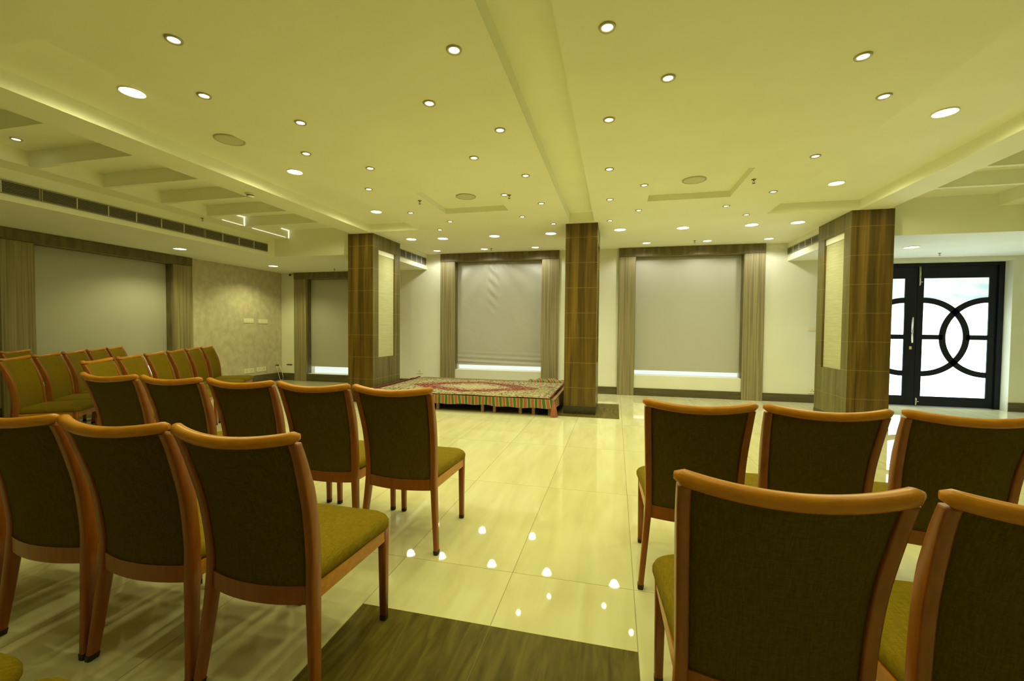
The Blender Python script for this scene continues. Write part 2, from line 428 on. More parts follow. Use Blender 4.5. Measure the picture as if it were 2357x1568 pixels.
blind('smooth grey roller blind right of the middle column',.36,2.255,.125,.50,2.667,tb,M['blind'])
blind('wide grey roller blind on the papered left wall',4.18,6.06,.125,.60,2.364,tl,M['blind'])

# ---- door
door=thing('door_1','dark espresso double door with frosted glass and crossing circle mullions','door',kind='structure')
dy=YB+.2
def dbox(nm,x0,x1,z0,z1,y0,y1,m,parent,r=.003):
    mb=MB(); mb.bevbox(x0,x1,y0,y1,z0,z1,r); return mb.build(nm,m,parent)
fr=MB(); fr.box(DX0,DX0+.075,dy-.05,dy+.06,0,DZ); fr.box(DX1-.075,DX1,dy-.05,dy+.06,0,DZ); fr.box(DX0+.075,DX1-.075,dy-.05,dy+.06,DZ-.055,DZ)
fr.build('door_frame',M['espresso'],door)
def leaf(x0,x1,gx0,gx1,side):
    # one leaf mesh: stiles, rails, arcs and mullions
    mb=MB(); t0,t1=dy-.022,dy+.022; gz0,gz1=.173,2.195
    mb.box(x0,gx0,t0,t1,.008,DZ-.058); mb.box(gx1,x1,t0,t1,.008,DZ-.058)
    mb.box(gx0,gx1,t0,t1,.008,gz0); mb.box(gx0,gx1,t0,t1,gz1,DZ-.058)
    zc=1.19; R=.63; hw=.046
    def arc(cx,a0,a1):
        n=44; rings=[]
        for i in range(n+1):
            a=a0+(a1-a0)*i/n; c,s=math.cos(a),math.sin(a)
            rings.append([(cx+(R-hw)*c,t0+.004,zc+(R-hw)*s),(cx+(R+hw)*c,t0+.004,zc+(R+hw)*s),(cx+(R+hw)*c,t1-.004,zc+(R+hw)*s),(cx+(R-hw)*c,t1-.004,zc+(R-hw)*s)])
        mb.rings(rings,True,True,0,False)
    arc(gx0-.005,-PI/2,PI/2); arc(gx1+.005,PI/2,3*PI/2)
    mb.box(gx0,gx1-R+.01,t0+.004,t1-.004,zc-.041,zc+.041); mb.box(gx0+R-.01,gx1,t0+.004,t1-.004,zc-.041,zc+.041)
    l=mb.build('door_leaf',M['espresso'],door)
    g=MB(); g.box(gx0,gx1,dy-.004,dy+.004,gz0,gz1); g.build('glass_pane',M['door_glass'],l)
    return l
L1=leaf(DX0+.078,5.026,3.96,4.852,-1); L2=leaf(5.032,DX1-.078,5.122,6.034,1)
h=MB(); h.tube([(4.952,dy-.065,1.09),(4.952,dy-.065,1.525)],.013,10); h.tube([(4.952,dy-.02,1.13),(4.952,dy-.065,1.13)],.009); h.tube([(4.952,dy-.02,1.485),(4.952,dy-.065,1.485)],.009)
h.build('pull_handle',M['chrome'],L1)
k=MB(); k.bevbox(4.93,4.972,dy-.034,dy-.02,.975,1.03,.004); k.build('lock',M['chrome'],L1)
for z0,z1 in ((2.07,2.40),(.02,.14)):
    b=MB(); b.bevbox(5.045,5.066,dy-.036,dy-.02,z0,z1,.003); b.tube([(5.055,dy-.042,z0+.02),(5.055,dy-.042,z1-.01)],.008); b.tube([(5.055,dy-.042,z0+.06),(5.085,dy-.055,z0+.06)],.006)
    b.build('tower_bolt',M['chrome'],L2)

# ------------------------------------------------------------------ columns
def column(x0,x1,label,panel_side,pl=.0):
    y0,y1=6.48,7.41; cx=(x0+x1)/2
    t=thing('column',label,'column',(cx,(y0+y1)/2,0),group='wood tiled columns')
    hw=(x1-x0)/2; hd=(y1-y0)/2; top=2.842
    mb=MB()
    def q(p,m): quad(mb,p,m)
    q([(-hw,-hd,.12),(hw,-hd,.12),(hw,-hd,top),(-hw,-hd,top)],0)
    q([(hw,hd,.12),(-hw,hd,.12),(-hw,hd,top),(hw,hd,top)],0)
    for s in (-1,1):
        X=s*hw; ym=(y0+y1)/2
        pa,pb,za,zb=6.655-ym,7.215-ym,.75,2.605
        if s!=panel_side:
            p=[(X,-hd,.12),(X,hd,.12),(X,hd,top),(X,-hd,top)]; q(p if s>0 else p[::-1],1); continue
        D=X-s*.035
        for (a,b,c,d) in ((-hd,pa,.12,top),(pb,hd,.12,top),(pa,pb,.12,za),(pa,pb,zb,top)):
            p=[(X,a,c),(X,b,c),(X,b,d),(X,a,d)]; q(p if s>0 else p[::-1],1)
        for p in ([(X,pa,za),(D,pa,za),(D,pa,zb),(X,pa,zb)],[(D,pb,za),(X,pb,za),(X,pb,zb),(D,pb,zb)],[(X,pa,za),(X,pb,za),(D,pb,za),(D,pa,za)],[(D,pa,zb),(D,pb,zb),(X,pb,zb),(X,pa,zb)]):
            q(p if s>0 else p[::-1],0)
        pm=MB(); xa,xb=sorted((D-s*.002,D+s*.008)); pm.bevbox(xa,xb,pa+.001,pb-.001,za+.001,zb-.001,.002)
        pm.build('inset_panel',M['inset'],t)
    q([(-hw,-hd,top),(hw,-hd,top),(hw,hd,top),(-hw,hd,top)],0)
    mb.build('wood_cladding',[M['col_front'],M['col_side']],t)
    sk=MB(); sk.box(-hw-.004,hw+.004,-hd-.004,hd+.004,0,.12); sk.build('skirting',M['granite'],t)
    return t
column(-4.42,-3.95,'wood tiled column with cream inset panel, left of the rug-covered stage',1)
column(-.742,-.272,'wood tiled middle column at the right end of the rug-covered stage',1)
column(2.95,3.425,'wood tiled column with cream inset panel, nearest the dark double door',-1)

# ------------------------------------------------------------------ lamps
def lamp(parent,loc,energy,color,angle,blend,radius=.03):
    d=bpy.data.lights.new('lamp_beam','SPOT'); d.energy=energy; d.color=color; d.spot_size=math.radians(angle); d.spot_blend=blend; d.shadow_soft_size=radius
    o=bpy.data.objects.new('lamp_beam',d); COL.objects.link(o); o.parent=parent; o.location=loc; return o
def fixture(r_out,r_in,lens,ringm):
    t=bpy.data.objects.new('downlight',None); COL.objects.link(t); t.empty_display_size=.1
    m=MB(); m.lathe([(r_out,.001),(r_out,-.004),(r_out*.93,-.009),(r_in*1.08,-.007),(r_in,-.001),(r_in,.001)],28); m.build('trim_ring',ringm,t)
    l=MB(); l.disc(r_in,-.002,28); l.build('lamp_lens',lens,t)
    return t
P_small=fixture(.044,.028,M['lens_warm'],M['ring'])
P_big=fixture(.082,.071,M['lens_big'],M['white_trim'])
P_row=fixture(.095,.083,M['lens_white'],M['white_trim'])
P_row2=fixture(.078,.066,M['lens_white'],M['white_trim'])
used=set()
E_SMALL,E_BIG,E_ROW,E_ROW2,E_SOF=12.2,30,41,18,54
WARM=(1.0,.99,.43); BIGC=(1.0,.98,.46); COOL=(1.0,1.0,.78)
def put(proto,x,y,z,label,group,e,c,ang,bl=1.0):
    t=proto if proto.name not in used else copy_tree(proto)
    used.add(proto.name)
    t.location=(x,y,z); tag(t,label,'ceiling light',group)
    lamp(t,(0,0,-.05 if proto is P_big else -.03),e,c,ang,bl,.028 if proto is P_small else .06)
ordw=['nearest','second','third','fourth','fifth','sixth','seventh','eighth','ninth']
def line(pts,proto,z,desc,group,e,c,ang,skip=0):
    for i,(x,y) in enumerate(pts): put(proto,x,y,z,desc%ordw[i+skip],group,e,c,ang,.35 if ang>170 else 1.0)
g='small ceiling downlights'
line([(-2.37,1.90),(-2.74,2.40),(-2.37,2.875),(-2.74,3.394),(-2.37,3.84),(-2.74,4.41),(-2.74,5.44),(-2.39,6.0),(-2.75,6.47)],P_small,Z0,
     'small downlight, %s from the camera in the zigzag beside the left tray',g,E_SMALL,WARM,155)
line([(-.905,2.318),(-1.283,2.823),(-.908,3.321),(-1.286,3.806),(-.916,4.357),(-1.287,4.924),(-.923,5.357),(-1.293,5.946),(-.921,6.43)],P_small,Z0,
     'small downlight, %s from the camera in the zigzag left of the channel',g,E_SMALL,WARM,155)
line([(-.065,2.321),(.294,2.864),(-.07,3.331),(-.08,4.351),(.28,4.909),(-.087,5.363),(.273,5.925),(-.1,6.408)],P_small,Z0,
     'small downlight, %s from the camera in the zigzag right of the channel',g,E_SMALL,WARM,155)
line([(1.342,2.881),(1.708,3.393),(1.712,4.411),(1.701,5.433),(1.333,5.937),(1.695,6.434)],P_small,Z0,
     'small downlight, %s from the camera in the zigzag beside the right tray',g,E_SMALL,WARM,155)
g='large downlights in the ceiling trays'
line([(-3.426,2.438),(-3.426,4.066),(-3.426,5.711)],P_big,ZH,'large bright downlight, %s from the camera in the left ceiling tray',g,E_BIG,BIGC,179)
line([(2.43,4.028),(2.418,5.671)],P_big,ZH,'large bright downlight, %s from the camera in the right ceiling tray',g,E_BIG,BIGC,179)
g='white downlights above the stage area'
for i,(x,y) in enumerate([(-3.54,7.05),(-2.962,7.10),(-2.019,7.08),(-1.053,7.06),(.046,7.0),(.981,7.06),(1.932,7.05),(2.526,7.02)]):
    put(P_row,x,y,Z0,'white round downlight, %s from the left in the front row above the column line'%(['first']+ordw[1:])[i],g,E_ROW,COOL,140)
for i,(x,y) in enumerate([(-3.551,8.21),(-2.543,8.203),(-1.523,8.209),(.522,8.169),(1.54,8.168),(2.511,8.17)]):
    put(P_row2,x,y,Z0,'white round downlight, %s from the left in the rear row close to the blinds'%(['first']+ordw[1:])[i],g,E_ROW2,(1.0,1.0,.86),160,.3)
g='downlights in the low side soffits'
put(P_row,-6.9,5.585,Z1,'white round downlight in the low left soffit above the wide blind',g,E_SOF,BIGC,140,.6)
put(P_row,-6.9,7.552,Z1,'white round downlight in the low left soffit above the papered wall',g,E_SOF,BIGC,140,.6)
put(P_row,4.195,7.528,Z1,'white round downlight in the low soffit before the dark double door',g,26,(1,1,.9),130)
put(P_row,5.85,5.585,Z1,'white round downlight in the low right soffit beyond the right photo edge',g,E_SOF,BIGC,140,.6)
put(P_small,-5.43,2.86,2.99,'small round downlight inside the nearest visible left coffer','small ceiling downlights',E_SMALL*.6,WARM,110)
# the zigzag lines go on over the camera, just above the frame
for i,(x,y) in enumerate([(-2.74,1.40),(-1.283,1.75),(-.905,1.22),(-.07,1.22),(.294,1.75),(1.342,1.85),(1.70,1.30),(-1.29,.7),(.29,.7),(-2.37,.85)]):
    put(P_small,x,y,Z0,'small downlight above the photo frame, %s of the ones over the camera'%(['first']+ordw[1:]+['tenth'])[i],'small ceiling downlights',E_SMALL*(1.0 if y>1 else .8),WARM,155)
# glowing lines imitate light leaking through drywall gaps in the last two left coffers
def leak_glow(label,segs):
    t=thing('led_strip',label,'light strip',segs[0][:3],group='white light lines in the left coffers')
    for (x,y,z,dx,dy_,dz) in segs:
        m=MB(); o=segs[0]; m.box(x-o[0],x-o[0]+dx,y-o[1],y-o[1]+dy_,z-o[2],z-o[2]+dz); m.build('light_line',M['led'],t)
leak_glow('thin white light line around the corner of the second last left coffer',[(-5.699,5.26,2.845,.006,.36,.005),(-5.699,5.644,2.845,.008,.006,.14),(-5.699,5.50,2.978,.008,.15,.006)])
leak_glow('thin white light line around the corner of the last left coffer by the wooden column',[(-5.699,5.80,2.845,.006,.72,.005),(-5.699,6.588,2.845,.008,.006,.14),(-5.699,6.42,2.978,.008,.17,.006)])

# ------------------------------------------------------------------ ceiling speakers, smoke detector, sprinklers, camera
def speaker(x,y,z,label):
    t=thing('ceiling_speaker',label,'speaker',(x,y,z),group='round ceiling speakers')
    m=MB(); m.lathe([(.125,.001),(.125,-.006),(.113,-.010),(.108,-.006)],36); m.build('rim',M['ring'],t)
    m=MB(); m.lathe([(.108,-.006),(.07,-.010),(.001,-.012)],36); m.build('speaker_grille',M['grille_cloth'],t)
speaker(-3.43,3.25,ZH,'round ceiling speaker between two large downlights in the left ceiling tray')
speaker(-1.834,5.12,Z0+.07,'round ceiling speaker in the square recess left of the ceiling channel')
speaker(.81,5.067,Z0+.07,'round ceiling speaker in the square recess right of the ceiling channel')
t=thing('smoke_detector','ivory smoke detector under the left beam beside the coffers','smoke detector',(-4.211,4.264,Z0))
m=MB(); m.lathe([(.05,.001),(.052,-.012),(.046,-.022)],24); m.disc(.046,-.022); m.build('mounting_base',M['plastic'],t)
m=MB(); m.lathe([(.036,-.022),(.036,-.036)],24); m.build('sensor_slots',M['plastic_dark'],t)
m=MB(); m.lathe([(.042,-.034),(.040,-.046),(.028,-.052),(.001,-.053)],24); m.build('cap',M['plastic'],t)
def sprinkler(x,y,z,label):
    t=thing('fire_sprinkler',label,'sprinkler',(x,y,z),group='ceiling fire sprinklers')
    m=MB(); m.lathe([(.032,.001),(.032,-.004),(.014,-.010)],16); m.disc(.014,-.010,16); m.build('escutcheon',M['brass'],t)
    m=MB(); m.lathe([(.009,-.008),(.009,-.025),(.005,-.028)],10)
    m.tube([(.008,0,-.024),(.016,0,-.038),(.004,0,-.054)],.003,6); m.tube([(-.008,0,-.024),(-.016,0,-.038),(-.004,0,-.054)],.003,6); m.build('frame_arms',M['brass'],t)
    m=MB(); m.lathe([(.020,-.054),(.020,-.057),(.001,-.057)],14); m.disc(.020,-.054,14,True); m.build('deflector',M['plastic_dark'],t); t.scale=(.72,.72,.72)
sprinkler(-2.371,4.945,Z0,'dark fire sprinkler left of the left square speaker recess')
sprinkler(-1.235,4.949,Z0,'dark fire sprinkler touching a small downlight beside the left square recess')
sprinkler(1.368,4.958,Z0,'dark fire sprinkler right of the right square speaker recess')
sprinkler(-2.394,8.184,Z0,'small fire sprinkler between the rear row downlights above the creased blind')
sprinkler(1.327,8.127,Z0,'small fire sprinkler between the rear row downlights above the smooth blind')
sprinkler(-5.88,5.10,Z0,'small fire sprinkler above the long left air grille')
sprinkler(4.946,8.2,Z1,'small fire sprinkler in the soffit above the dark double door')
sprinkler(-5.906,8.176,Z1,'small fire sprinkler above the blind left of the left column')
t=thing('security_camera','small white security camera with dark lens in the left ceiling corner','security camera',(-7.40,8.62,2.52))
m=MB(); m.lathe([(.045,.0),(.045,-.015),(.03,-.02)],18); m.build('camera_base',M['plastic'],t)
m=MB(); m.lathe([(.001,-.015),(.03,-.018),(.042,-.04),(.042,-.06),(.030,-.085),(.001,-.092)],18); m.build('camera_housing',M['plastic'],t)
m=MB(); m.lathe([(.026,.0),(.026,.012),(.012,.02),(.001,.021)],16); o=m.build('camera_lens',M['black'],t); o.rotation_euler=(math.radians(75),0,math.radians(25)); o.location=(.016,-.034,-.056)

# ------------------------------------------------------------------ air grilles
def vent(label,axis_x,side,y0,y1,z0,z1,nd,group,nl=8):
    # in plane x=axis_x facing side
    t=thing('air_grille',label,'air vent',(axis_x,(y0+y1)/2,(z0+z1)/2),group=group)
    hy=(y1-y0)/2; hz=(z1-z0)/2; s=side
    def bx(m,a,b,c,d,e,f): xa,xb=sorted((s*a,s*b)); m.box(xa,xb,c,d,e,f)
    m=MB(); bx(m,.001,.003,-hy,hy,-hz,hz); m.build('dark_backing',M['vent_dark'],t)
    m=MB(); e=.010
    bx(m,.001,.016,-hy,hy,-hz,-hz+e); bx(m,.001,.016,-hy,hy,hz-e,hz); bx(m,.001,.016,-hy,-hy+e,-hz+e,hz-e); bx(m,.001,.016,hy-e,hy,-hz+e,hz-e)
    m.build('grille_frame',M['louver'],t)
    for i in range(nl):
        z=-hz+e+(2*hz-2*e)*(i+.5)/nl; m=MB(); th=.0050
        xa=s*.004; xb=s*.014
        b=len(m.v); m.v+=[(xa,-hy+e,z+.004),(xb,-hy+e,z-.002),(xb,hy-e,z-.002),(xa,hy-e,z+.004),(xa,-hy+e,z+.004+th),(xb,-hy+e,z-.002+th),(xb,hy-e,z-.002+th),(xa,hy-e,z+.004+th)]
        for q in ((0,3,2,1),(4,5,6,7),(0,1,5,4),(1,2,6,5),(2,3,7,6),(3,0,4,7)): m.face([b+k for k in q])
        m.build('louver',M['louver'],t)
    for i in range(1,nd):
        y=-hy+2*hy*i/nd; m=MB(); bx(m,.003,.017,y-.004,y+.004,-hz+e,hz-e); m.build('divider',M['white_trim'],t)
    return t
g='long left bulkhead grilles'
vent('near section of the long dark louvred grille on the left bulkhead',-6.0,1,.9,3.335,2.585,2.722,8,g)
vent('middle section of the long dark louvred grille on the left bulkhead',-6.0,1,3.345,5.225,2.585,2.722,6,g)
vent('far section of the long dark louvred grille on the left bulkhead',-6.0,1,5.235,6.43,2.585,2.722,4,g)
vent('short louvred grille on the soffit face behind the left column',-3.97,1,7.43,8.585,2.61,2.755,5,'soffit grilles beside the columns')
vent('short louvred grille on the soffit face behind the right column',2.97,-1,7.43,8.63,2.63,2.742,5,'soffit grilles beside the columns')

# ------------------------------------------------------------------ switches and sockets
def plate(name,label,cat,tf,u,z,w,h,kind,group=None):
    o=Vector(tf(u,0,z)); t=thing(name,label,cat,o,group=group)
    def bx(nm,m,a,b,c,d,e,f):
        p=Vector(tf(u+a,c,z+e))-o; q=Vector(tf(u+b,d,z+f))-o
        x=sorted((p.x,q.x)); y=sorted((p.y,q.y)); mb=MB(); mb.bevbox(x[0],x[1],y[0],y[1],min(p.z,q.z),max(p.z,q.z),.0015); mb.build(nm,m,t)
    bx('cover_plate',M['plastic'],-w/2,w/2,-.010,.0,-h/2,h/2)
    if kind=='switch':
        n=max(1,int(w/.06))
        for i in range(n):
            c=-w/2+w*(i+.5)/n; bx('rocker',M['plastic'],c-w/n*.36,c+w/n*.36,-.014,-.009,-h*.3,h*.3)
    elif kind=='socket':
        n=max(1,int(w/.13))
        for i in range(n):
            c=-w/2+w*(i+.5)/n
            for dx,dz in ((-.018,-.012),(.018,-.012),(0,.016)): bx('socket_hole',M['plastic_dark'],c+dx-.006,c+dx+.006,-.0115,-.0095,dz-.006,dz+.006)
    else:
        pass
plate('switch_plate','ivory wall plate on the papered wall, left one of the upper pair','switch',tl,7.70,1.384,.26,.095,'switch','upper wall plates')
plate('switch_plate','ivory wall plate on the papered wall, right one of the upper pair','switch',tl,8.09,1.374,.26,.095,'switch','upper wall plates')
plate('wall_socket','ivory power socket low on the papered wall, left one of the lower pair','socket',tl,7.70,.304,.26,.10,'socket','low wall sockets')
plate('wall_socket','ivory power socket low on the papered wall, right one of the lower pair','socket',tl,8.035,.309,.26,.10,'socket','low wall sockets')
plate('switch_plate','ivory switch plate on the cream wall beside the right column','switch',tb,3.40,1.327,.15,.10,'switch')
plate('wall_socket','ivory power socket low on the wall beside the right column','socket',tb,3.41,.218,.11,.10,'socket')
plate('wall_socket','ivory power socket on the wall just above the stage left corner','socket',tb,-4.135,.32,.13,.10,'socket')
def slot(label,tf,u,z,w):
    o=Vector(tf(u,0,z)); t=thing('cable_outlet',label,'cable outlet',o,group='dark cable outlets in the left corner')
    p=Vector(tf(u-w/2,-.006,z-.014))-o; q=Vector(tf(u+w/2,0,z+.014))-o; x=sorted((p.x,q.x)); y=sorted((p.y,q.y))
    MB().bevbox(x[0],x[1],y[0],y[1],-.014,.014,.002).build('outlet_frame',M['baseboard'],t)
    p=Vector(tf(u-w*.4,-.008,z))-o; q=Vector(tf(u+w*.4,-.005,z))-o; x=sorted((p.x,q.x)); y=sorted((p.y,q.y))
    MB().box(x[0],x[1],y[0],y[1],-.006,.006).build('slot',M['plastic_dark'],t)
slot('dark cable outlet low on the papered wall near the corner',tl,8.50,.36,.10)
slot('dark cable outlet low on the cream wall at the left corner',tb,-7.465,.367,.15)
m=MB(); m.tube([(XL+.012,8.46,.352),(XL+.03,8.48,.24),(XL+.05,8.50,.12),(XL+.06,8.53,.015),(XL+.12,8.55,.012),(XL+.1,8.57,.1),(XL+.05,8.58,.24),(XL+.016,8.56,.352)],.006,6)
tag(m.build('cable',M['plastic']),'thin white cable looping from the corner outlet to the floor','cable')

# ------------------------------------------------------------------ stage
SX0,SX1,SY0,SY1,SZ=-3.86,-.83,6.17,8.27,.262
st=thing('stage','low platform stage under a patterned rug beside the middle column','stage',((SX0+SX1)/2,(SY0+SY1)/2,0))
ox,oy=(SX0+SX1)/2,(SY0+SY1)/2
M['stage_wood']=noisy('stage_timber',(.05,.03,.008),(.09,.055,.015),scale=(2,2,10),nscale=3,rough=.7)
M['stage_leg']=noisy('pinkish_stage_leg',(.30,.15,.07),(.40,.22,.10),nscale=6,rough=.6)
m=MB(); m.bevbox(SX0-ox+.03,SX1-ox-.03,SY0-oy+.03,SY1-oy-.03,.13,SZ-.02,.005); m.build('deck',M['stage_wood'],st)
for x in (-3.74,-3.40,-2.86,-2.68,-1.95,-1.76,-1.36,-1.16,-.92):
    for y in (SY0+.09,oy,SY1-.09):
        m=MB(); m.bevbox(x-.022-ox,x+.022-ox,y-.022-oy,y+.022-oy,0,.131,.003); m.build('leg',M['stage_leg'],st)
# striped cloth draped over the stage
def stripe_mat():
    m,nt,b=mat('striped_cotton'); L=nt.links.new
    tc=nt.nodes.new('ShaderNodeTexCoord'); sp=nt.nodes.new('ShaderNodeSeparateXYZ'); L(tc.outputs['Object'],sp.inputs[0])
    wv=N(nt,'ShaderNodeTexNoise',Scale=6,Detail=1); L(tc.outputs['Object'],wv.inputs['Vector'])
    u=math_(nt,'ADD',sp.outputs['X'],math_(nt,'MULTIPLY',sp.outputs['Y'],1.0))
    u=math_(nt,'ADD',u,math_(nt,'MULTIPLY',math_(nt,'SUBTRACT',wv.outputs['Fac'],.5),.02))
    f=math_(nt,'FRACT',math_(nt,'DIVIDE',u,.108))
    r=ramp(nt,[(0,(.36,.125,.065)),(.40,(.36,.125,.065)),(.405,(.55,.43,.19)),(.48,(.07,.155,.04)),(.86,(.07,.155,.04)),(.865,(.50,.38,.17)),(.94,(.40,.2,.1))],'CONSTANT')
    L(f,r.inputs['Fac']); L(r.outputs['Color'],b.inputs['Base Color']); b.inputs['Roughness'].default_value=.85; b.inputs['Specular IOR Level'].default_value=.15
    return m
M['stripe']=stripe_mat()
cl=thing('striped_cloth','red and green striped cloth draped over the low stage edges','cloth',(ox,oy,0))
hx=(SX1-SX0)/2; hy=(SY1-SY0)/2
m=MB(); m.grid(lambda a,b:(-hx+2*hx*a,-hy+2*hy*b,SZ-.013),40,30); m.build('cloth_top',M['stripe'],cl)
def skirt_front(a,b):
    x=-hx+2*hx*a; w=math.sin(x*23)*.006+math.sin(x*9+1)*.008
    zb=.112+.008*math.sin(x*4+.6)+.006*math.sin(x*17)+ .02*(a-.5)
    return (x,-hy-.006-(1-b)*(.010+w),zb+(SZ-.012-zb)*b)
m=MB(); m.grid(skirt_front,150,6); m.build('front_skirt',M['stripe'],cl)
def skirt_right(a,b):
    y=-hy+2*hy*a; w=math.sin(y*14)*.012
    zb=.10+.03*math.sin(y*5)
    return (hx+.006+(1-b)*(.012+w*.6),y,zb+(SZ-.012-zb)*b)
m=MB(); m.grid(skirt_right,80,6); m.build('side_skirt',M['stripe'],cl)
def tail(a,b):
    ang=-PI*.75+a*PI*.9; r=.025+.05*(1-b)+.012*math.sin(a*19)*(1-b)
    return (hx-.02+r*math.cos(ang)*.8,-hy+.005+r*math.sin(ang)*.7-.012,.004+(SZ-.03)*b)
M['tail']=noisy('faded_red_cloth',(.30,.085,.05),(.42,.15,.09),nscale=14,rough=.85)
m=MB(); m.grid(tail,26,8); m.build('corner_tail',M['tail'],cl)
# bunched cloth at the back right edge
bc=thing('bunched_cloth','bunched green striped cloth heaped along the back right stage edge behind the rug','cloth',(SX1-.42,SY1-.11,SZ-.010))
def heap(a,b):
    x=-.40+.80*a; t=-PI*.02+PI*1.04*b
    w=(math.sin(PI*min(1,max(0,a)))**.6)*(1+.25*math.sin(a*23)); 
    return (x,-.085*math.cos(t),.004+.062*max(0,math.sin(t))*w+.006*math.sin(a*31+b*9)*math.sin(t))
m=MB(); m.grid(heap,46,10); m.build('folded_cloth',M['stripe'],bc)
# rug
def rug_mat():
    m,nt,b=mat('patterned_rug_pile'); L=nt.links.new
    tc=nt.nodes.new('ShaderNodeTexCoord'); sp=nt.nodes.new('ShaderNodeSeparateXYZ'); L(tc.outputs['Object'],sp.inputs[0])
    X,Y=sp.outputs['X'],sp.outputs['Y']
    n=N(nt,'ShaderNodeTexVoronoi',Scale=46); L(tc.outputs['Object'],n.inputs['Vector'])
    sx=nt.nodes.new('ShaderNodeSeparateColor'); L(n.outputs['Color'],sx.inputs[0])
    base=ramp(nt,[(0,(.44,.40,.20)),(.26,(.30,.30,.14)),(.42,(.10,.12,.05)),(.56,(.48,.42,.24)),(.66,(.27,.06,.06)),(.80,(.40,.36,.2)),(.92,(.14,.10,.05))],'CONSTANT'); L(sx.outputs[0],base.inputs['Fac'])
    red=ramp(nt,[(0,(.21,.014,.025)),(.52,(.16,.012,.02)),(.66,(.40,.27,.17)),(.84,(.10,.03,.02))],'CONSTANT'); L(sx.outputs[1],red.inputs['Fac'])
    ax=math_(nt,'ABSOLUTE',math_(nt,'ADD',X,.02)); ay=math_(nt,'ABSOLUTE',Y)
    wob=N(nt,'ShaderNodeTexNoise',Scale=9,Detail=3); L(tc.outputs['Object'],wob.inputs['Vector'])
    w=math_(nt,'MULTIPLY',math_(nt,'SUBTRACT',wob.outputs['Fac'],.5),.22)
    # pointed medallion: superellipse with power 1.25
    d=math_(nt,'ADD',math_(nt,'POWER',math_(nt,'DIVIDE',ax,1.08),1.15),math_(nt,'POWER',math_(nt,'DIVIDE',ay,.64),1.5))
    d=math_(nt,'ADD',d,w)
    ring=math_(nt,'MULTIPLY',math_(nt,'GREATER_THAN',d,.55),math_(nt,'LESS_THAN',d,1.05))
    inner=math_(nt,'LESS_THAN',d,.30)
    c=mixc(nt,math_(nt,'MULTIPLY',ring,.85),base.outputs['Color'],red.outputs['Color'])
    c=mixc(nt,math_(nt,'MULTIPLY',inner,.6),c,(.46,.40,.21))
    ed=math_(nt,'MINIMUM',math_(nt,'SUBTRACT',1.47,math_(nt,'ABSOLUTE',X)),math_(nt,'SUBTRACT',.935,ay))
    br=math_(nt,'MULTIPLY',math_(nt,'GREATER_THAN',ed,.10),math_(nt,'LESS_THAN',ed,.13))
    c=mixc(nt,math_(nt,'MULTIPLY',br,.55),c,(.20,.16,.08))
    edge=math_(nt,'LESS_THAN',ed,.035)
    c=mixc(nt,math_(nt,'MULTIPLY',edge,.7),c,(.16,.02,.025))
    L(c,b.inputs['Base Color']); b.inputs['Roughness'].default_value=.95; b.inputs['Specular IOR Level'].default_value=.05
    bp=N(nt,'ShaderNodeBump',Strength=.5,Distance=.01); L(n.outputs['Distance'],bp.inputs['Height']); L(bp.outputs['Normal'],b.inputs['Normal'])
    return m
M['rug']=rug_mat()
rg=thing('rug','ornate red and beige medallion rug lying on the low stage','rug',(ox-.02,oy-.11,SZ-.012))
RX,RY=1.47,.935
def rugz(x,y):
    return .010+.0025*math.sin(x*7)*math.sin(y*5)
m=MB(); m.grid(lambda a,b:(-RX+2*RX*a,-RY+2*RY*b,rugz(-RX+2*RX*a,-RY+2*RY*b)),60,44)
m.build('rug_pile',M['rug'],rg)
M['rug_edge']=noisy('dark_red_rug_binding',(.10,.012,.018),(.2,.03,.03),nscale=20,rough=.9)
for s in (-1,1):
    m=MB(); m.tube([(s*RX,-RY+2*RY*i/24,rugz(s*RX,-RY+2*RY*i/24)+.017+.006*math.sin(i*1.7)) for i in range(25)],.012,7); m.build('rolled_edge',M['rug_edge'],rg)

# ------------------------------------------------------------------ chairs
def lerp_path(pts,z):
    for a,b in zip(pts[:-1],pts[1:]):
        if a[2]<=z<=b[2]+1e-9:
            t=(z-a[2])/(b[2]-a[2]); return tuple(a[i]+(b[i]-a[i])*t for i in range(3))
    return pts[-1] if z>pts[-1][2] else pts[0]
def smooth_path(pts,n):
    # Catmull-Rom through control points
    out=[]
    P=[pts[0]]+list(pts)+[pts[-1]]
    for k in range(1,len(P)-2):
        p0,p1,p2,p3=[Vector(p) for p in P[k-1:k+3]]
        for i in range(n):
            t=i/n
            out.append(tuple(.5*((2*p1)+(-p0+p2)*t+(2*p0-5*p1+4*p2-p3)*t*t+(-p0+3*p1-3*p2+p3)*t**3)))
    out.append(tuple(pts[-1])); return out
CTRL=[(.238,-.266,0),(.222,-.247,.18),(.206,-.230,.38),(.205,-.229,.50),(.211,-.253,.68),(.219,-.300,.84),(.222,-.330,.918)]
POST=smooth_path(CTRL,5)
def post_at(z): return lerp_path(POST,z)
def rsec(cx,cy,z,wx,wy,r=.007,n=2):
    pts=[]
    for (sx,sy,a0) in ((1,1,0),(-1,1,PI/2),(-1,-1,PI),(1,-1,1.5*PI)):
        for i in range(n+1):
            a=a0+PI/2*i/n
            pts.append((cx+sx*(wx/2-r)+r*math.cos(a),cy+sy*(wy/2-r)+r*math.sin(a),z))
    return pts
def bow(z): return .034+.020*max(0,min(1,(z-.38)/.52))
